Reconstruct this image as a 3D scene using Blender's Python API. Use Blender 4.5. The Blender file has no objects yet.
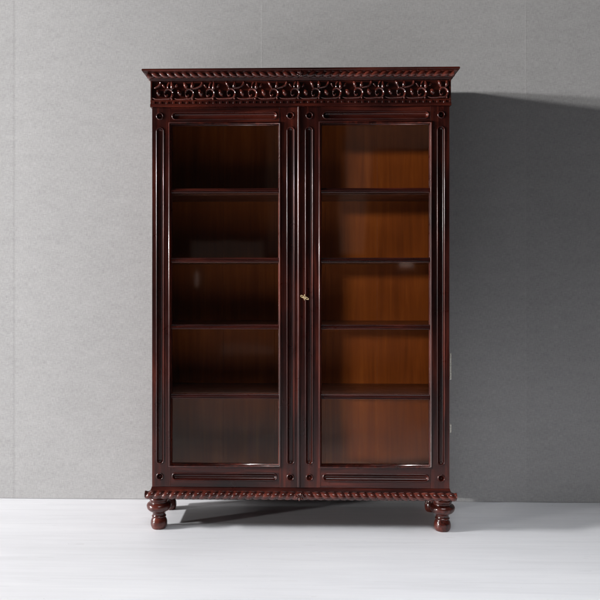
import bpy, bmesh, math, random
from mathutils import Vector, Matrix
random.seed(4)
S = 0.0047                      # metres per photo pixel on the cabinet's front plane
FLOOR_PX = 533.0
def X(px): return (px - 300.0) * S
def Z(py): return (FLOOR_PX - py) * S
scene = bpy.context.scene
COL = scene.collection
PI = math.pi

# ------------------------------------------------------------------ helpers
def link(name, bm, mat, parent=None, smooth=True, angle=35):
    me = bpy.data.meshes.new(name)
    bmesh.ops.remove_doubles(bm, verts=bm.verts, dist=1e-6)
    bmesh.ops.recalc_face_normals(bm, faces=bm.faces)
    for e in bm.edges:
        if len(e.link_faces) == 2:
            e.smooth = e.calc_face_angle(0) < math.radians(angle)
    for f in bm.faces: f.smooth = smooth
    bm.to_mesh(me); bm.free()
    o = bpy.data.objects.new(name, me)
    COL.objects.link(o)
    mats = mat if isinstance(mat, (list, tuple)) else [mat]
    for m in mats: me.materials.append(m)
    if parent is not None: o.parent = parent
    if smooth:
        wn = o.modifiers.new('weighted_normals', 'WEIGHTED_NORMAL'); wn.keep_sharp = True; wn.weight = 100
    return o

def box(bm, x0, x1, y0, y1, z0, z1, bev=0.0, seg=2):
    vs = [bm.verts.new((x, y, z)) for x in (x0, x1) for y in (y0, y1) for z in (z0, z1)]
    idx = [(0,1,3,2),(4,6,7,5),(0,4,5,1),(2,3,7,6),(0,2,6,4),(1,5,7,3)]
    fs = [bm.faces.new([vs[i] for i in q]) for q in idx]
    if bev > 0:
        es = list({e for f in fs for e in f.edges})
        bmesh.ops.bevel(bm, geom=es, offset=bev, segments=seg, profile=0.5, affect='EDGES')

def rings(bm, loops, close_last=True, closed=True):
    """skin successive loops of 3-D points"""
    vl = [[bm.verts.new(p) for p in lp] for lp in loops]
    n = len(vl[0])
    for a, b in zip(vl, vl[1:]):
        for i in range(n if closed else n - 1):
            j = (i + 1) % n
            bm.faces.new((a[i], a[j], b[j], b[i]))
    if close_last: bm.faces.new(vl[-1])
    return vl

def capsule(cx, cz, halfx, halfz, r, off):
    """outline in x,z: straight half lengths halfx/halfz (one is 0), end radius r"""
    pts = []; n = 10; R = max(r + off, 1e-5)
    if halfx >= halfz: centres = [(halfx, 0, -PI/2), (-halfx, 0, PI/2)]
    else: centres = [(0, halfz, 0), (0, -halfz, PI)]
    for dx, dz, a0 in centres:
        for k in range(n + 1):
            a = a0 + PI * k / n
            pts.append((cx + dx + R * math.cos(a), cz + dz + R * math.sin(a)))
    return pts

def rect(x0, x1, z0, z1, off):
    return [(x0-off, z0-off), (x1+off, z0-off), (x1+off, z1+off), (x0-off, z1+off)]

def loft(bm, fn, profile, close_last=True):
    """profile: (outward offset, y) pairs"""
    rings(bm, [[(x, y, z) for x, z in fn(o)] for o, y in profile], close_last)

def plate_with_holes(bm, outer, holes, y_front, y_back, bev):
    """flat board in the xz plane with holes cut through it"""
    cu = bpy.data.curves.new('tmp', 'CURVE'); cu.dimensions = '2D'; cu.fill_mode = 'BOTH'
    for lp in [outer] + holes:
        sp = cu.splines.new('POLY'); sp.points.add(len(lp) - 1); sp.use_cyclic_u = True
        for p, (x, z) in zip(sp.points, lp): p.co = (x, z, 0, 1)
    cu.extrude = (y_back - y_front) / 2 - bev
    cu.bevel_depth = bev; cu.bevel_resolution = 1; cu.offset = -bev
    ob = bpy.data.objects.new('tmp', cu); COL.objects.link(ob)
    dg = bpy.context.evaluated_depsgraph_get(); dg.update()
    me = bpy.data.meshes.new_from_object(ob.evaluated_get(dg))
    b2 = bmesh.new(); b2.from_mesh(me)
    ym = (y_front + y_back) / 2
    for v in b2.verts:
        x, z, t = v.co; v.co = (x, ym - t, z)
    me2 = bpy.data.meshes.new('tmp2'); b2.to_mesh(me2); b2.free()
    bm.from_mesh(me2)
    bpy.data.objects.remove(ob); bpy.data.curves.remove(cu)
    bpy.data.meshes.remove(me); bpy.data.meshes.remove(me2)

def lathe(bm, cx, cy, prof, n=48, squash=None):
    loops = []
    for r, z in prof:
        loops.append([(cx + r*math.cos(2*PI*k/n), cy + r*math.sin(2*PI*k/n), z) for k in range(n)])
    vl = rings(bm, loops, True)
    bm.faces.new(list(reversed(vl[0])))

def surround(bm, W, yb, prof, yf=0.0):
    """mitred moulding round the left side, front and right side. prof: (outward, z)"""
    loops = []
    for o, z in prof:
        loops.append([(-W-o, yb, z), (-W-o, yf-o, z), (W+o, yf-o, z), (W+o, yb, z)])
    rings(bm, loops, False, closed=False)

def sweep(bm, pts, rads, nseg=10, flat=1.0):
    """tapered round tube along points (x,y,z)"""
    P = [Vector(p) for p in pts]; n = len(P); loops = []
    for i in range(n):
        t = (P[min(i+1, n-1)] - P[max(i-1, 0)]).normalized()
        up = Vector((0, -1, 0)); sd = t.cross(up).normalized()
        lp = []
        for k in range(nseg):
            a = 2*PI*k/nseg
            lp.append(P[i] + sd*math.cos(a)*rads[i] + up*math.sin(a)*rads[i]*flat)
        loops.append(lp)
    vl = rings(bm, loops, True); bm.faces.new(list(reversed(vl[0])))

def catmull(pts, m=6):
    out = []; n = len(pts)
    for i in range(n - 1):
        p0 = pts[max(i-1, 0)]; p1 = pts[i]; p2 = pts[i+1]; p3 = pts[min(i+2, n-1)]
        for k in range(m):
            t = k / m
            out.append(tuple(0.5*((2*b) + (-a+c)*t + (2*a-5*b+4*c-d)*t*t + (-a+3*b-3*c+d)*t**3)
                             for a, b, c, d in zip(p0, p1, p2, p3)))
    out.append(tuple(pts[-1])); return out

# ------------------------------------------------------------------ materials
def newmat(name):
    m = bpy.data.materials.new(name); m.use_nodes = True
    nt = m.node_tree; nt.nodes.clear()
    out = nt.nodes.new('ShaderNodeOutputMaterial')
    return m, nt, out
def N(nt, kind, **kw):
    n = nt.nodes.new(kind)
    for k, v in kw.items():
        if k in n.inputs: n.inputs[k].default_value = v
        else: setattr(n, k, v)
    return n
def ramp(nt, stops, interp='LINEAR'):
    r = nt.nodes.new('ShaderNodeValToRGB'); cr = r.color_ramp; cr.interpolation = interp
    while len(cr.elements) < len(stops): cr.elements.new(0.5)
    for e, (p, c) in zip(cr.elements, stops):
        e.position = p; e.color = (c[0], c[1], c[2], 1) if not isinstance(c, (int, float)) else (c, c, c, 1)
    return r

def wood(name, dark, mid, light, vertical=True, rough=(0.24, 0.40), coat=0.27, bump=0.06, grain=1.0, spec=0.27):
    m, nt, out = newmat(name); L = nt.links.new
    tc = N(nt, 'ShaderNodeTexCoord')
    mp = N(nt, 'ShaderNodeMapping')
    mp.inputs['Scale'].default_value = (38*grain, 38*grain, 2.2*grain) if vertical else (2.2*grain, 38*grain, 38*grain)
    L(tc.outputs['Object'], mp.inputs['Vector'])
    n1 = N(nt, 'ShaderNodeTexNoise', Scale=1.0, Detail=6.0, Roughness=0.62, Distortion=0.5)
    L(mp.outputs['Vector'], n1.inputs['Vector'])
    n2 = N(nt, 'ShaderNodeTexNoise', Scale=3.0, Detail=3.0, Roughness=0.5)
    L(tc.outputs['Object'], n2.inputs['Vector'])
    mix = N(nt, 'ShaderNodeMath', operation='MULTIPLY_ADD'); mix.inputs[1].default_value = 0.55
    L(n2.outputs['Fac'], mix.inputs[0]); L(n1.outputs['Fac'], mix.inputs[2])
    r = ramp(nt, [(0.55, dark), (0.78, mid), (1.0, light)])
    L(mix.outputs[0], r.inputs['Fac'])
    b = N(nt, 'ShaderNodeBsdfPrincipled')
    L(r.outputs['Color'], b.inputs['Base Color'])
    n3 = N(nt, 'ShaderNodeTexNoise', Scale=14.0, Detail=5.0, Roughness=0.7)
    L(tc.outputs['Object'], n3.inputs['Vector'])
    rr = N(nt, 'ShaderNodeMapRange'); rr.inputs['To Min'].default_value = rough[0]; rr.inputs['To Max'].default_value = rough[1]
    rr.inputs['From Min'].default_value = 0.3; rr.inputs['From Max'].default_value = 0.7
    L(n3.outputs['Fac'], rr.inputs['Value']); L(rr.outputs['Result'], b.inputs['Roughness'])
    b.inputs['Coat Weight'].default_value = coat
    b.inputs['Coat Roughness'].default_value = 0.12
    b.inputs['Specular IOR Level'].default_value = spec
    bp = N(nt, 'ShaderNodeBump', Strength=bump, Distance=0.002)
    bp2 = N(nt, 'ShaderNodeBump', Strength=0.10, Distance=0.004)
    n4 = N(nt, 'ShaderNodeTexNoise', Scale=9.0, Detail=2.0)
    L(tc.outputs['Object'], n4.inputs['Vector']); L(n4.outputs['Fac'], bp2.inputs['Height'])
    L(n1.outputs['Fac'], bp.inputs['Height']); L(bp2.outputs['Normal'], bp.inputs['Normal'])
    L(bp.outputs['Normal'], b.inputs['Normal']); L(bp2.outputs['Normal'], b.inputs['Coat Normal'])
    L(b.outputs['BSDF'], out.inputs['Surface'])
    return m

M_V = wood('mahogany_vertical', (0.0055,0.0010,0.0008), (0.029,0.0044,0.0029), (0.095,0.0165,0.009))
M_H = wood('mahogany_horizontal', (0.0055,0.0010,0.0008), (0.029,0.0044,0.0029), (0.095,0.0165,0.009), vertical=False)
M_CARVE = wood('mahogany_carving', (0.012,0.0024,0.0018), (0.062,0.0125,0.0085), (0.14,0.032,0.021), vertical=False, rough=(0.17,0.30), coat=0.5, bump=0.15)
M_BACK = wood('amber_back_wood', (0.24,0.052,0.0055), (0.35,0.079,0.0085), (0.47,0.118,0.014), rough=(0.4,0.6), coat=0.1, bump=0.06, grain=0.55)
M_INNER = wood('inner_wood', (0.045,0.013,0.006), (0.085,0.024,0.010), (0.13,0.04,0.016), rough=(0.35,0.5), coat=0.2)
M_SHELF = wood('shelf_wood', (0.05,0.016,0.010), (0.09,0.028,0.016), (0.14,0.045,0.024), vertical=False, rough=(0.28,0.42), coat=0.3)

def metal(name, col, rough):
    m, nt, out = newmat(name); L = nt.links.new
    b = N(nt, 'ShaderNodeBsdfPrincipled'); b.inputs['Metallic'].default_value = 0.55
    tc = N(nt, 'ShaderNodeTexCoord'); n = N(nt, 'ShaderNodeTexNoise', Scale=220.0, Detail=4.0)
    L(tc.outputs['Object'], n.inputs['Vector'])
    r = ramp(nt, [(0.35, tuple(c*0.6 for c in col)), (0.6, col)])
    L(n.outputs['Fac'], r.inputs['Fac']); L(r.outputs['Color'], b.inputs['Base Color'])
    b.inputs['Roughness'].default_value = rough
    L(b.outputs['BSDF'], out.inputs['Surface']); return m
M_BRASS = metal('aged_brass', (0.9,0.68,0.38), 0.4)
M_STEEL = metal('pale_hinge_metal', (0.62,0.58,0.52), 0.5)

def glass():
    m, nt, out = newmat('window_glass'); L = nt.links.new
    tr = N(nt, 'ShaderNodeBsdfTransparent'); tr.inputs['Color'].default_value = (0.93,0.93,0.92,1)
    gl = N(nt, 'ShaderNodeBsdfGlossy'); gl.inputs['Roughness'].default_value = 0.05
    gl.inputs['Color'].default_value = (1.0,0.85,0.77,1)
    # Schlick reflectance from |incoming . normal|, the same from both faces of the pane
    ge = N(nt, 'ShaderNodeNewGeometry'); dt = N(nt, 'ShaderNodeVectorMath', operation='DOT_PRODUCT')
    L(ge.outputs['Incoming'], dt.inputs[0]); L(ge.outputs['Normal'], dt.inputs[1])
    ab = N(nt, 'ShaderNodeMath', operation='ABSOLUTE'); L(dt.outputs['Value'], ab.inputs[0])
    iv = N(nt, 'ShaderNodeMath', operation='SUBTRACT'); iv.inputs[0].default_value = 1.0; L(ab.outputs[0], iv.inputs[1]); iv.use_clamp = True
    pw = N(nt, 'ShaderNodeMath', operation='POWER'); L(iv.outputs[0], pw.inputs[0]); pw.inputs[1].default_value = 5.0
    mu = N(nt, 'ShaderNodeMath', operation='MULTIPLY_ADD'); L(pw.outputs[0], mu.inputs[0]); mu.inputs[1].default_value = 0.95; mu.inputs[2].default_value = 0.036; mu.use_clamp = True
    tc = N(nt, 'ShaderNodeTexCoord'); n = N(nt, 'ShaderNodeTexNoise', Scale=3.5, Detail=1.0)
    L(tc.outputs['Object'], n.inputs['Vector'])
    bp = N(nt, 'ShaderNodeBump', Strength=0.25, Distance=0.004)
    L(n.outputs['Fac'], bp.inputs['Height']); L(bp.outputs['Normal'], gl.inputs['Normal'])
    mx = N(nt, 'ShaderNodeMixShader'); L(mu.outputs[0], mx.inputs['Fac'])
    L(tr.outputs['BSDF'], mx.inputs[1]); L(gl.outputs['BSDF'], mx.inputs[2])
    L(mx.outputs['Shader'], out.inputs['Surface']); return m
M_GLASS = glass()

WALL_Y = 0.49
SEAMS = (-1.553, -0.205, 1.204)
def wallpaper():
    m, nt, out = newmat('grey_woven_wallpaper'); L = nt.links.new
    tc = N(nt, 'ShaderNodeTexCoord'); co = tc.outputs['Object']
    def tex(scale, sc, detail=3.0, rough=0.6):
        mp = N(nt, 'ShaderNodeMapping'); mp.inputs['Scale'].default_value = sc
        L(co, mp.inputs['Vector'])
        n = N(nt, 'ShaderNodeTexNoise', Scale=scale, Detail=detail, Roughness=rough)
        L(mp.outputs['Vector'], n.inputs['Vector']); return n.outputs['Fac']
    hz = tex(1.0, (40, 45, 260), 4.0, 0.65)     # weft threads
    vt = tex(1.0, (260, 45, 40), 4.0, 0.65)     # warp threads
    pat = tex(1.0, (9, 9, 26), 4.0, 0.6)        # slubs
    big = tex(0.9, (1, 1, 1), 3.0, 0.5)         # uneven ageing
    def ma(op, a, b=None, c=None):
        n = N(nt, 'ShaderNodeMath', operation=op)
        for i, v in enumerate((a, b, c)):
            if v is None: continue
            if isinstance(v, (int, float)): n.inputs[i].default_value = v
            else: L(v, n.inputs[i])
        return n.outputs[0]
    thr = ma('ADD', hz, vt)
    sx = N(nt, 'ShaderNodeSeparateXYZ'); L(co, sx.inputs[0])
    # seams: narrow soft lines
    def near(x0, w):
        d = ma('ABSOLUTE', ma('SUBTRACT', sx.outputs['X'], x0))
        mr = N(nt, 'ShaderNodeMapRange', interpolation_type='SMOOTHSTEP'); mr.inputs['From Min'].default_value = 0; mr.inputs['From Max'].default_value = w
        mr.inputs['To Min'].default_value = 1; mr.inputs['To Max'].default_value = 0
        L(d, mr.inputs['Value']); return mr.outputs['Result']
    wob = ma('MULTIPLY', tex(1.0, (2, 2, 14), 2.0), 0.9)
    s0 = near(SEAMS[0], 0.012); s1 = near(SEAMS[1], 0.006); s2 = near(SEAMS[2], 0.006)
    v = ma('MULTIPLY_ADD', thr, 0.62, 0.38)
    v = ma('ADD', v, ma('MULTIPLY', ma('SUBTRACT', pat, 0.5), 0.20))
    v = ma('ADD', v, ma('MULTIPLY', ma('SUBTRACT', big, 0.5), 0.12))
    v = ma('SUBTRACT', v, ma('MULTIPLY', ma('MULTIPLY', s0, wob), 0.22))
    v = ma('ADD', v, ma('MULTIPLY', ma('MULTIPLY', s1, wob), 0.10))
    v = ma('ADD', v, ma('MULTIPLY', ma('MULTIPLY', s2, wob), 0.10))
    # each length of paper has its own tone
    st = ma('ADD', ma('MULTIPLY', ma('GREATER_THAN', sx.outputs['X'], SEAMS[0]), 0.045),
            ma('MULTIPLY', ma('GREATER_THAN', sx.outputs['X'], SEAMS[2]), -0.03))
    v = ma('ADD', v, st)
    colr = N(nt, 'ShaderNodeMix', data_type='RGBA', blend_type='MULTIPLY'); colr.inputs['Factor'].default_value = 1
    colr.inputs[6].default_value = (0.375, 0.369, 0.367, 1)
    cb = N(nt, 'ShaderNodeCombineColor'); L(v, cb.inputs[0]); L(v, cb.inputs[1]); L(v, cb.inputs[2])
    L(cb.outputs[0], colr.inputs[7])
    b = N(nt, 'ShaderNodeBsdfPrincipled'); L(colr.outputs[2], b.inputs['Base Color'])
    b.inputs['Roughness'].default_value = 0.85; b.inputs['Specular IOR Level'].default_value = 0.2
    h = ma('ADD', ma('MULTIPLY', thr, 1.0), ma('MULTIPLY', pat, 0.8))
    bp = N(nt, 'ShaderNodeBump', Strength=0.10, Distance=0.0015); L(h, bp.inputs['Height'])
    sh = ma('ADD', s0, ma('ADD', s1, s2))
    bp2 = N(nt, 'ShaderNodeBump', Strength=0.15, Distance=0.001); L(sh, bp2.inputs['Height']); L(bp.outputs['Normal'], bp2.inputs['Normal'])
    L(bp2.outputs['Normal'], b.inputs['Normal'])
    L(b.outputs['BSDF'], out.inputs['Surface']); return m

def floor_mat():
    m, nt, out = newmat('white_painted_floor'); L = nt.links.new
    tc = N(nt, 'ShaderNodeTexCoord'); co = tc.outputs['Object']
    def tex(sc, detail=3.0, rough=0.6, dist=0.0):
        mp = N(nt, 'ShaderNodeMapping'); mp.inputs['Scale'].default_value = sc; L(co, mp.inputs['Vector'])
        n = N(nt, 'ShaderNodeTexNoise', Scale=1.0, Detail=detail, Roughness=rough, Distortion=dist)
        L(mp.outputs['Vector'], n.inputs['Vector']); return n.outputs['Fac']
    a = tex((0.7, 9.0, 1), 5.0, 0.62, 0.6)
    b_ = tex((3.0, 55.0, 1), 4.0, 0.6)
    c = tex((1.1, 1.4, 1), 3.0, 0.5)
    sp = tex((38, 60, 1), 2.0, 0.5)
    def ma(op, a, b=None, c=None):
        n = N(nt, 'ShaderNodeMath', operation=op)
        for i, v in enumerate((a, b, c)):
            if v is None: continue
            if isinstance(v, (int, float)): n.inputs[i].default_value = v
            else: L(v, n.inputs[i])
        return n.outputs[0]
    t = ma('ADD', ma('MULTIPLY', a, 0.5), ma('ADD', ma('MULTIPLY', b_, 0.25), ma('MULTIPLY', c, 0.25)))
    r = ramp(nt, [(0.33, (0.66,0.665,0.69)), (0.50, (0.74,0.745,0.775)), (0.66, (0.80,0.805,0.83))])
    L(t, r.inputs['Fac'])
    # thin scratches and specks of worn paint
    w = tex((5.5, 90.0, 1), 2.0, 0.4)
    mk = tex((2.3, 3.1, 1), 2.0, 0.5)
    scr = ma('MULTIPLY', ma('GREATER_THAN', w, 0.705), ma('GREATER_THAN', mk, 0.56))
    spk = ma('GREATER_THAN', sp, 0.765)
    sy = N(nt, 'ShaderNodeSeparateXYZ'); L(co, sy.inputs[0])
    wv = ma('MULTIPLY_ADD', tex((0.8, 0.8, 1), 2.0, 0.5), 0.012, sy.outputs['Y'])
    fr = ma('ABSOLUTE', ma('SUBTRACT', ma('FRACT', ma('DIVIDE', wv, 0.21)), 0.5))
    jl = ma('MULTIPLY', ma('LESS_THAN', fr, 0.006), ma('MULTIPLY', ma('GREATER_THAN', tex((1.7, 5.0, 1), 3.0, 0.6), 0.47), 0.22))
    f = ma('MAXIMUM', jl, ma('MAXIMUM', ma('MULTIPLY', scr, 0.30), ma('MULTIPLY', spk, 0.40)))
    mx = N(nt, 'ShaderNodeMix', data_type='RGBA'); L(f, mx.inputs['Factor'])
    L(r.outputs['Color'], mx.inputs[6]); mx.inputs[7].default_value = (0.33, 0.32, 0.31, 1)
    b = N(nt, 'ShaderNodeBsdfPrincipled'); L(mx.outputs[2], b.inputs['Base Color'])
    rr = N(nt, 'ShaderNodeMapRange'); rr.inputs['To Min'].default_value = 0.34; rr.inputs['To Max'].default_value = 0.6
    L(a, rr.inputs['Value']); L(rr.outputs['Result'], b.inputs['Roughness'])
    bp = N(nt, 'ShaderNodeBump', Strength=0.12, Distance=0.003); L(t, bp.inputs['Height']); L(bp.outputs['Normal'], b.inputs['Normal'])
    L(b.outputs['BSDF'], out.inputs['Surface']); return m

# ------------------------------------------------------------------ setting
bm = bmesh.new(); box(bm, -7, 7, -4.15, WALL_Y + 0.12, -0.06, 0.0)
fl = link('floor', bm, floor_mat(), smooth=False); fl['kind'] = 'structure'
bm = bmesh.new(); box(bm, -7, 7, WALL_Y, WALL_Y + 0.12, 0.002, 4.2)
wl = link('wall', bm, wallpaper(), smooth=False); wl['kind'] = 'structure'

# ------------------------------------------------------------------ bookcase
bc = bpy.data.objects.new('bookcase', None); COL.objects.link(bc)
bc['label'] = 'dark mahogany bookcase with two glazed doors and carved cornice against grey wall'
bc['category'] = 'bookcase'
p = S
W = 149 * p                    # half width
YB = 0.405                      # back of the carcass
DY = 0.024                     # door thickness
ZB, ZT = Z(487.5), Z(106.5)    # bottom and top of the doors

# carcass ---------------------------------------------------------------
bm = bmesh.new()
link_side = lambda: link('side_panel', bm, M_V, bc)
box(bm, -W, -W + 0.022, DY + 0.002, YB, Z(490), Z(104)); link_side()
bm = bmesh.new()
box(bm, W - 0.022, W, DY + 0.002, YB, Z(490), Z(104)); link_side()
bm = bmesh.new()
box(bm, -W + 0.0225, W - 0.0225, DY + 0.012, YB - 0.002, Z(489), Z(484.5))
link('bottom_board', bm, M_SHELF, bc)
bm = bmesh.new()
box(bm, -W + 0.0225, W - 0.0225, DY + 0.012, YB - 0.002, Z(107), Z(104.5))
link('top_board', bm, M_INNER, bc)
for s in (-1, 1):              # inner lining of the sides
    bm = bmesh.new(); a, b = sorted((s*(W - 0.0225), s*(W - 0.028)))
    box(bm, a, b, DY + 0.012, YB - 0.002, Z(484.5) + .001, Z(107) - .001)
    link('side_lining', bm, M_INNER, bc)
bm = bmesh.new()               # back made of vertical boards with narrow gaps
nb = 5; xw = 2 * (W - 0.03) / nb
for i in range(nb):
    x0 = -W + 0.03 + i * xw
    box(bm, x0 + 0.0002, x0 + xw - 0.0002, YB - .018, YB - .006, Z(485), Z(106.8), 0.0005, 1)
box(bm, -W + 0.0225, W - 0.0225, YB - .0055, YB - .0025, Z(485), Z(106.8))
link('back_panel', bm, M_BACK, bc, angle=20)

# shelves
for py in (191.2, 260.8, 327.6, 397.6):
    bm = bmesh.new()
    box(bm, -W + 0.0285, W - 0.0285, DY + 0.045, YB - .019, Z(py) - 0.010, Z(py) + 0.010, 0.003, 2)
    link('shelf', bm, M_SHELF, bc)

# doors -------------------------------------------------------------------
groove = [(1.25, 0.0003), (1.15, -0.25), (0.8, -0.62), (0.35, -0.70), (0.0, -0.45), (-0.25, 0.2), (-0.5, 0.9), (-0.9, 1.5), (-1.6, 2.0), (-2.4, 2.25), (-3.2, 2.3)]
boss = [(1.25, 0.0003), (1.1, -0.3), (0.75, -0.65), (0.35, -0.7), (0.0, -0.45), (-0.3, 0.6), (-0.6, 1.5), (-1.0, 1.9), (-1.5, 1.5), (-2.0, 0.9), (-2.5, 0.65)]
def prof(lst): return [(o*p, y*p) for o, y in lst]
def capsule_fn(cx, cz, hx, hz, r): return lambda o: capsule(cx, cz, hx, hz, r, o)

for s in (-1, 1):
    xi, xo = 0.35 * p, 148.6 * p                # inner and outer edge from the centre
    def XX(a, b):                               # mirrored pair, sorted
        return sorted((s*a, s*b))
    x0, x1 = XX(xi, xo); ox0, ox1 = XX(20.8*p, 129.8*p)
    oz0, oz1 = Z(465.5), Z(124)
    feats = []
    zc = (Z(127.5) + Z(464.0)) / 2; hz = (Z(127.5) - Z(464.0)) / 2
    r = 3.0 * p
    cxs = (9.2*p, 140.4*p)
    for cx in cxs: feats.append((capsule_fn(s*cx, zc, 0, hz - r, r), groove))
    hx = 52.0*p
    for cz in (Z(115.4), Z(477.2)): feats.append((capsule_fn(s*75.6*p, cz, hx - r, 0, r), groove))
    for cx in (9.5*p, 140.7*p):
        for cz in (Z(115.4), Z(477.4)): feats.append((capsule_fn(s*cx, cz, 1e-6, 0, 2.7*p), boss))
    bm = bmesh.new()
    g = 0.00015
    def member(rc, fts, mi):                    # one board of the door frame with its flutes
        n0 = len(bm.faces)
        plate_with_holes(bm, rc, [f(0) for f, _ in fts], 0.0, DY, 0.0007)
        for f, pr in fts: loft(bm, f, prof(pr))
        bm.faces.ensure_lookup_table()
        for f in bm.faces[n0:]: f.material_index = mi
    inside = lambda f, a, b: a < f(0)[0][0] < b
    rails = feats[2:4]; posts = feats[:2] + feats[4:]
    member(rect(x0, ox0 - g, ZB, ZT, 0), [q for q in posts if inside(q[0], x0, ox0)], 0)
    member(rect(ox1 + g, x1, ZB, ZT, 0), [q for q in posts if inside(q[0], ox1, x1)], 0)
    member(rect(ox0 + g, ox1 - g, oz1, ZT, 0), rails[:1], 1)
    member(rect(ox0 + g, ox1 - g, ZB, oz0, 0), rails[1:], 1)
    dr = link('door', bm, [M_V, M_H], bc, angle=50)
    # rounded bead round the glass
    bm = bmesh.new()
    b0 = lambda o: rect(ox0, ox1, oz0, oz1, o)
    loft(bm, b0, [(2.2*p, 0.0004), (2.2*p, -0.6*p), (1.9*p, -1.2*p), (1.4*p, -1.65*p), (0.8*p, -1.8*p), (0.2*p, -1.5*p), (-0.2*p, -0.8*p),
                  (-0.3*p, 0.5*p), (-0.3*p, 1.4*p), (-0.9*p, 1.9*p), (-1.0*p, 2.6*p), (-1.0*p, 0.016)], close_last=False)
    link('glazing_bead', bm, M_V, dr, angle=60)
    # glazing bars
    bars = (190.4, 260.0, 327.0, 396.8)
    for py in bars:
        bm = bmesh.new()
        pr = [(2.3, 3.4), (2.3, 1.3), (1.7, 0.9), (1.1, 1.0), (0.9, 0.2), (0.45, -0.3), (-0.45, -0.3), (-0.9, 0.2), (-1.1, 1.0), (-1.7, 0.9), (-2.3, 1.3), (-2.3, 3.4)]
        loops = [[(xx, y*p, Z(py) + z*p) for z, y in pr] for xx in (ox0 + 0.4*p, ox1 - 0.4*p)]
        vl = rings(bm, loops, True); bm.faces.new(list(reversed(vl[0])))
        link('glazing_bar', bm, M_H, dr, angle=40)
    # panes: each sits at a slightly different tilt, as old puttied glass does
    edges = [124] + list(bars) + [465.5]
    for k in range(5):
        za, zb = Z(edges[k+1]) , Z(edges[k])
        bm = bmesh.new()
        hw, hh = (ox1-ox0)/2 + 0.5*p, (zb-za)/2 - 0.0002
        bm.faces.new([bm.verts.new(q) for q in ((-hw, 0, -hh), (hw, 0, -hh), (hw, 0, hh), (-hw, 0, hh))])
        g = link('glass_pane', bm, M_GLASS, dr, smooth=False)
        g.location = ((ox0+ox1)/2, 0.0172, (za+zb)/2)
        tx = (0.3, -0.5, 0.4, -0.3, 0.0)[k] if s < 0 else (-0.4, 0.35, 0.6, -0.2, 0.0)[k]
        g.rotation_euler = (math.radians(tx*0.5), 0, math.radians(random.uniform(-0.4, 0.4)))
    if s < 0:                                   # rounded strip that covers the gap between the doors
        bm = bmesh.new(); pts = []
        for k in range(9):
            a = PI * k / 8
            pts.append((-0.9*p - 1.75*p*math.cos(a), -1.7*p*math.sin(a)))
        pts = [(pts[0][0], 0.0004)] + pts + [(pts[-1][0], 0.0004)]
        loops = [[(x, y, z) for x, y in pts] for z in (Z(487.0), Z(107.0))]
        vl = rings(bm, loops, True); bm.faces.new(list(reversed(vl[0])))
        link('meeting_strip', bm, M_V, dr, angle=60)
    else:                                       # brass lock plate and key
        bm = bmesh.new()
        cx, cz = X(304.6), Z(297.3)
        pl = [(math.cos(a)*(3.3 if i % 2 == 0 else 1.5)*p, math.sin(a)*(3.3 if i % 2 == 0 else 1.5)*p) for i, a in enumerate([PI/2 + k*PI/4 for k in range(8)])]
        rings(bm, [[(cx+x, 0.0003, cz+z) for x, z in pl], [(cx+x, -0.0022, cz+z) for x, z in pl], [(cx+x*.8, -0.0034, cz+z*.8) for x, z in pl]], True)
        lp = link('lock_plate', bm, M_BRASS, dr, angle=30)
        bm = bmesh.new()
        # key: shank out of the lock, flat oval bow turned nearly level
        sweep(bm, [(cx, -0.002, cz), (cx, -0.020, cz)], [0.0022, 0.0022], 10)
        ang = math.radians(-24)
        c, s_ = math.cos(ang), math.sin(ang)
        def kp(u, v): return (cx + u*c - v*s_, -0.021, cz + u*s_ + v*c)
        for sg in (-1, 1):
            loop = [kp(sg*(2.6 + 1.7*math.cos(a))*p, 0.8*math.sin(a)*p) for a in [2*PI*k/16 for k in range(17)]]
            sweep(bm, loop, [0.0017]*17, 8)
        sweep(bm, [kp(-1.3*p, 0), kp(1.3*p, 0)], [0.003, 0.003], 10)
        link('key', bm, M_BRASS, dr, angle=40)

# hinge leaves on the right-hand edge
for a, b in ((353, 379), (424, 432), (150, 164)):
    bm = bmesh.new(); box(bm, W - 0.0002, W + 0.0085, 0.004, 0.034, Z(b), Z(a), 0.0008, 1)
    for k in range(3):
        z = Z(b) + (k + 0.5) / 3 * (Z(a) - Z(b))
        lathe(bm, W + 0.0095, 0.016, [(0.0012, z - 0.0008), (0.0014, z), (0.0012, z + 0.0008)], 10)
    if a != 150: link('hinge', bm, M_STEEL, bc)
    else: bm.free()

# rope mouldings ------------------------------------------------------------
def rope(bm, x0, x1, yc, zc, r, pitch, lean, axis='x', mid=None, other=0.0, depth=0.36):
    """twisted rope: lean +1 => strands rise to the right ; mirrored at mid"""
    L = x1 - x0; n = int(L / pitch * 14) + 1; nt = 22
    loops = []
    for i in range(n + 1):
        x = x0 + L * i / n
        ln = lean if (mid is None or x < mid) else -lean
        d = (x - (mid if mid is not None else x0))
        lp = []
        for k in range(nt):
            th = 2*PI*k/nt                       # 0 = up, pi/2 = front
            ph = d / pitch + ln * (th / (2*PI)) * 1.35
            ph += 0.05*math.sin(d*23.0 + 1.3) + 0.02*math.sin(d*61.0)
            lobe = abs(math.cos(PI * ph))
            rr = r * (1 - depth + depth * lobe**0.75)
            up, fr = math.cos(th) * rr, math.sin(th) * rr
            if axis == 'x': lp.append((x, yc - fr, zc + up))
            else: lp.append((yc + (fr if other > 0 else -fr), x, zc + up))
        loops.append(lp)
    vl = rings(bm, loops, True); bm.faces.new(list(reversed(vl[0])))

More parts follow.
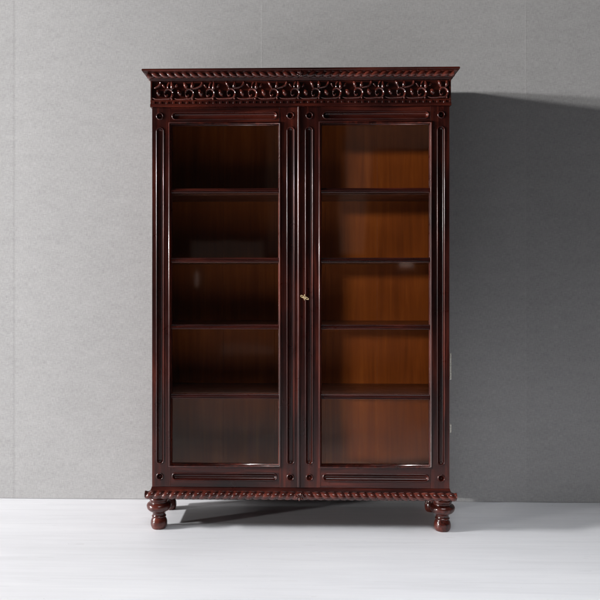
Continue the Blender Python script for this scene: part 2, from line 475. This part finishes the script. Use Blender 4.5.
def rosette(bm, cx, cy, cz, R):
    for k in range(6):
        a = 2*PI*k/6 + 0.3
        u = Vector((math.cos(a), 0, math.sin(a)))
        c = Vector((cx, cy, cz)) + u*R*0.55
        sweep(bm, [c - u*R*0.5 + Vector((0, 0.001, 0)), c - u*R*0.15 + Vector((0, -0.002, 0)), c + u*R*0.3 + Vector((0, -0.001, 0)), c + u*R*0.5],
              [R*0.08, R*0.24, R*0.24, R*0.06], 8)
    sweep(bm, [(cx-R*.2, cy-0.003, cz), (cx, cy-0.0035, cz), (cx+R*.2, cy-0.003, cz)], [R*.1, R*.25, R*.1], 8)

# base ------------------------------------------------------------------------
base = None
bm = bmesh.new()
surround(bm, W, YB, [(-0.03, Z(487.7)), (-0.4*p, Z(487.7)), (0.1*p, Z(488.0)), (0.3*p, Z(489.0)), (0.8*p, Z(490.4)), (1.2*p, Z(491.4)), (1.3*p, Z(492.0)),
                     (1.3*p, Z(499.0)), (1.0*p, Z(499.6)), (-0.03, Z(499.6))])
box(bm, -W + 0.001, W - 0.001, 0.03, YB, Z(499.4), Z(489.5))
box(bm, -W - 1.2*p, W + 1.2*p, YB - 0.004, YB, Z(499.4), Z(491.2))
base = link('base_moulding', bm, M_H, bc, angle=45)
for s in (-1, 1):              # side rails added between the feet, deepened to block light under the carcass
    bm = bmesh.new(); a, b = sorted((s*(W - 0.012), s*(W - 0.034)))
    box(bm, a, b, 0.10, YB - 0.002, Z(525), Z(499.8), 0.002, 1)
    link('side_shade_rail', bm, M_H, bc)
bm = bmesh.new(); box(bm, -W + 0.036, W - 0.036, YB - 0.026, YB - 0.006, Z(524), Z(499.8), 0.002, 1)
link('rear_shade_rail', bm, M_H, bc)  # unseen rail added to keep low light off the wall base
bm = bmesh.new()
zr = Z(495.0); rr_ = 4.25*p
xe = W + 6.0*p
rope(bm, -xe, xe, -2.6*p, zr, rr_, 7.75*p, 1, mid=0.0)
rosette(bm, 0, -2.6*p - rr_*0.9, zr, 4.0*p)
for s in (-1, 1):
    rope(bm, -1.5*p, YB - 0.002, s*(W + 1.0*p), Z(495.8), 3.3*p, 7.75*p, s, axis='y', other=s)
link('rope_moulding', bm, M_CARVE, base, angle=70)

# cornice ------------------------------------------------------------------
WF = 149.8 * p; YF = -0.010
bm = bmesh.new()
surround(bm, WF, YB, [(-0.03, Z(106.8)), (0.2*p, Z(106.8)), (0.25*p, Z(106.5)), (0.25*p, Z(105.6)), (0.25*p, Z(104.3)), (0.2*p, Z(104.0)),
                      (0.1*p, Z(103.6)), (-0.9*p, Z(103.5)), (-0.9*p, Z(101.3)), (0.05*p, Z(101.2)), (0.1*p, Z(100.6)), (0.0, Z(100.0)), (-1.9*p, Z(99.8)),
                      (-2.2*p, Z(98.8)), (-2.2*p, Z(81.4)), (-1.9*p, Z(80.8)), (0.0, Z(80.6)), (0.4*p, Z(80.0)), (0.5*p, Z(79.40)), (1.0*p, Z(78.45)),
                      (1.8*p, Z(77.42)), (3.2*p, Z(75.87)), (4.3*p, Z(74.50)), (5.4*p, Z(73.46)), (6.1*p, Z(72.86)), (7.0*p, Z(72.52)),
                      (7.3*p, Z(71.92)), (7.3*p, Z(70.80)), (6.9*p, Z(70.28)), (-0.02, Z(70.28))], yf=YF)
box(bm, -WF - 6.4*p, WF + 6.4*p, YF - 6.5*p, YB, Z(71.83), Z(70.45))
box(bm, -WF + 2*p, WF - 2*p, YF + 2*p, YB - 0.002, Z(106.4), Z(72.26))
for s in (-1, 1):
    a, b = sorted((s*(WF - 1.7*p), s*(WF - 0.05*p)))
    box(bm, a, b, YF + 0.05*p, YB - 0.001, Z(106), Z(80.2), 0.0006, 1)
# little blocks in the channel under the carving
x = -WF + 2.0*p
while x < WF - 4*p:
    box(bm, x, x + 2.5*p, YF + 0.0004, YF + 0.95*p, Z(103.7), Z(101.1), 0.0008, 1)
    x += 6.75*p
co = link('cornice', bm, M_H, bc, angle=45)
bm = bmesh.new()
sec = [(0.02, Z(71.4)), (0.02, Z(70.9)), (YB - 0.0015, Z(63.5)), (YB - 0.0015, Z(71.4))]
vl = rings(bm, [[(xx, y, z) for y, z in sec] for xx in (-WF - 2*p, WF + 3*p)], True); bm.faces.new(list(reversed(vl[0])))
link('top_board', bm, M_H, co)    # hidden wedge added to raise the cabinet's shadow on the wall
bm = bmesh.new()
rope(bm, -WF - 1.8*p, WF + 1.8*p, YF - 3.5*p, Z(76.2), 3.1*p, 7.7*p, -1, mid=0.0, depth=0.5)
rosette(bm, 0, YF - 6.4*p, Z(76.2), 2.8*p)
for s in (-1, 1):
    rope(bm, YF - 2.0*p, YB - 0.002, s*(WF + 1.6*p), Z(76.0), 2.5*p, 7.7*p, -s, axis='y', other=s, depth=0.42)
link('rope_moulding', bm, M_CARVE, co, angle=70)

# carved vine scroll along the frieze
bm = bmesh.new()
yv = YF + 0.7*p
def tube(pts, r0, r1=None, tip=0.35, m=5, y=yv, flat=1.5, cx=0.0):
    q = catmull([(cx + a*p, 0, Z(b)) for a, b in pts], m)
    n = len(q); r1 = r0 if r1 is None else r1; r0 *= 1.6; r1 *= 1.6
    rads = []
    for i in range(n):
        t = i/(n-1); r = r0 + (r1-r0)*t
        e = min(t, 1-t) * 6
        rads.append(p * r * (tip + (1-tip)*min(1, e)))
    sweep(bm, [(a, y, c) for a, _, c in q], rads, 8, flat)
def leaf(cx, px, py, L_, wd, ang, fat=1.9):
    n = 8; a = math.radians(ang); u = (math.sin(a), math.cos(a))
    pts = []; rads = []
    for i in range(n+1):
        t = i/n; d = (t-0.5)*L_
        bend = 0.12*L_*math.sin(PI*t)
        pts.append((cx + (px + u[0]*d + u[1]*bend)*p, yv - 0.5*p, Z(py - u[1]*d + u[0]*bend)))
        rads.append(p*(0.12 + 1.2*wd*math.sin(PI*min(1, t*0.92+0.04))**0.8))
    sweep(bm, pts, rads, 10, 1.15)
XL, XR = -WF + 3*p, WF - 3*p
def clipped(cx, lo, hi): return cx + lo*p > -WF + 0.5*p and cx + hi*p < WF - 0.5*p
k = 0; cxp = 149.6
while cxp < 452:
    cx = X(cxp); isA = (k % 2 == 1)
    jx, jz = random.uniform(-.35, .35), random.uniform(-.25, .25)
    def T(pts, *a, **kw):
        keep = [(q[0]+jx+random.uniform(-.14,.14), q[1]+jz+random.uniform(-.14,.14)) for q in pts if -WF + 1.5*p < cx + q[0]*p < WF - 1.5*p]
        if len(keep) >= 3: tube(keep, *a, cx=cx, **kw)
    def Lf(px, py, L_, wd, ang, **kw):
        px += jx + random.uniform(-.3,.3); py += jz + random.uniform(-.2,.2); a = (L_*random.uniform(.9,1.06), wd*random.uniform(.88,1.1), ang + random.uniform(-7,7))
        if -WF + 3*p < cx + px*p < WF - 3*p: leaf(cx, px, py, *a, **kw)
    # round scroll
    T([(-6.0, 95.5), (-6.3, 93.0), (-5.2, 90.6), (-2.8, 89.2), (0.0, 90.0), (1.7, 92.2), (1.8, 94.8), (0.6, 97.2), (-1.5, 98.6)], 0.75, 0.95)
    T([(-5.9, 95.0), (-4.6, 96.2), (-3.4, 95.4), (-3.5, 94.0)], 0.85, 0.6)
    # long stem along the bottom
    T([(-18.5, 97.6), (-15.0, 98.9), (-10.0, 99.0), (-5.0, 98.7), (-1.5, 98.4), (1.2, 96.6)], 0.55, 0.8)
    Lf(0.4, 98.4, 3.0, 1.0, 10)
    Lf(8.0, 93.2, 7.0, 2.0, -22)
    if isA:
        T([(-2.6, 89.6), (-3.2, 86.4), (-2.2, 83.4), (-0.4, 82.2)], 0.7, 0.6)
        Lf(0.6, 86.4, 9.0, 1.7, 4)
        Lf(5.6, 85.6, 5.0, 1.1, 38)
        Lf(-7.4, 86.0, 5.0, 1.0, -36)
    else:
        Lf(-6.6, 85.4, 7.4, 1.6, -24)
        Lf(0.3, 85.2, 7.0, 1.6, 12)
        T([(-5.4, 88.2), (-3.2, 89.0), (-1.0, 88.6)], 0.6, 0.6)
        T([(-0.5, 90.0), (1.6, 88.6), (4.0, 88.0), (7.0, 87.2), (9.4, 85.4), (10.6, 83.0), (9.6, 82.0)], 0.7, 1.0)
    cxp += 21.07; k += 1
link('carved_vine', bm, M_CARVE, co, angle=60)

# feet ----------------------------------------------------------------------
prof_ft = [(6.0, 533.2), (6.9, 533.0), (7.6, 531.8), (8.3, 529.8), (8.5, 527.6), (8.3, 525.4), (7.6, 523.6), (6.9, 522.4), (6.7, 521.6), (7.2, 521.0), (7.3, 520.4), (6.7, 519.8),
           (6.4, 518.6), (6.6, 517.2), (7.4, 516.0), (8.9, 515.2), (10.4, 514.4), (11.8, 512.8), (12.5, 510.8), (12.4, 509.2), (11.7, 507.8), (10.4, 506.9), (9.3, 506.6), (9.0, 505.8),
           (9.1, 504.6), (9.7, 503.8), (10.1, 502.8), (9.9, 501.8), (9.2, 501.2), (9.6, 500.7), (10.0, 500.2), (10.0, 499.4)]
bm = bmesh.new()
lathe(bm, 0, 0, [(r*p, Z(min(z, 533))) for r, z in prof_ft][1:])
f0 = link('foot', bm, M_CARVE, bc, angle=40)
fx = 144.0*p; fy0 = 12.5*p; fy1 = 0.34
f0.location = (-fx, fy0, 0)
for x, y in ((fx, fy0), (-fx, fy1), (fx, fy1)):
    c = f0.copy(); COL.objects.link(c); c.parent = bc; c.rotation_euler = (0, 0, 1.1 + x)
    c.location = (x, y, 0) if y < 0.2 else (x*0.995, y, 0)
    if y > 0.2: c.scale = (0.82, 0.82, 1.0)

# ------------------------------------------------------------------ light
def aim(o, d):
    o.rotation_euler = Vector(d).to_track_quat('-Z', 'Y').to_euler()
def area(name, loc, target, sx, sy, watts, col=(1,1,1), spread=180):
    l = bpy.data.lights.new(name, 'AREA'); l.shape = 'RECTANGLE'; l.size = sx; l.size_y = sy
    l.energy = watts; l.color = col; l.spread = math.radians(spread)
    o = bpy.data.objects.new(name, l); COL.objects.link(o); o.location = loc
    aim(o, Vector(target) - Vector(loc)); return o
def sun(name, d, e, ang, col):
    l = bpy.data.lights.new(name, 'SUN'); l.energy = e; l.angle = math.radians(ang); l.color = col
    o = bpy.data.objects.new(name, l); COL.objects.link(o); aim(o, d); return o
sun('low_daylight', (0.908, 0.415, -0.078), 1.9, 2.6, (1.0, 0.99, 0.975))
area('window_light', (-7.2, -1.35, 2.56), (0, 0, 0.9), 1.0, 0.24, 880, (1.0, 0.99, 0.985))
area('left_fill', (-4.8, -2.6, 1.5), (-0.6, 0.1, 1.2), 1.8, 2.2, 17, (1.0, 0.975, 0.98))  # added fill for edge highlights and the left part of the wall
area('overhead_fill', (0.7, -2.9, 3.8), (0.7, -1.0, 0), 2.6, 0.9, 15, (0.96, 0.975, 1.0), 50)  # added narrow fill that brightens the floor and its shadow
# dim lights added in front of the bookcase: they show as faint reflections in the panes
def far_glow(px0, px1, py0, py1, L, col=(1.0, 0.86, 0.8), dist=5.4):
    k = 1 + dist / D
    xa, xb = (px0 - 300) * S * k, (px1 - 300) * S * k
    zc = Z(275); za, zb = zc + (Z(py1) - zc) * k, zc + (Z(py0) - zc) * k
    A = (xb - xa) * (zb - za)
    o = area('pane_glint_light', ((xa+xb)/2, -dist, (za+zb)/2), ((xa+xb)/2, 0, (za+zb)/2), xb - xa, zb - za, L * PI * A, col)
D = 3.4
far_glow(344, 371, 110, 256, 0.26)
far_glow(371.5, 432, 110, 146, 0.22)
far_glow(184, 259, 236, 257, 0.17)
far_glow(262, 279, 116, 250, 0.08)
far_glow(216, 268, 343, 352, 0.16)
far_glow(404, 417, 268, 273, 2.0)
far_glow(193, 196, 276, 287, 1.1)

w = bpy.data.worlds.new('World'); scene.world = w; w.use_nodes = True
bg = w.node_tree.nodes['Background']; bg.inputs['Color'].default_value = (1.0, 0.97, 0.94, 1); bg.inputs['Strength'].default_value = 0.018

# ------------------------------------------------------------------ camera
D = 3.4
cam = bpy.data.cameras.new('camera'); co_ = bpy.data.objects.new('camera', cam); COL.objects.link(co_)
yaw = math.radians(1.4)
co_.location = (0.0, -D, Z(275))
co_.rotation_euler = (math.radians(90), 0, yaw)
cam.sensor_width = 36; fpx = D / S
cam.lens = 36 * fpx / 600
cam.shift_x = math.tan(yaw) * fpx / 600 + 0.0
cam.shift_y = -25.0 / 600
cam.clip_end = 60
scene.camera = co_
scene.view_settings.view_transform = 'Standard'; scene.view_settings.look = 'None'
scene.view_settings.exposure = 0; scene.view_settings.gamma = 1
scene.cycles.transparent_max_bounces = 12
scene.cycles.max_bounces = 10
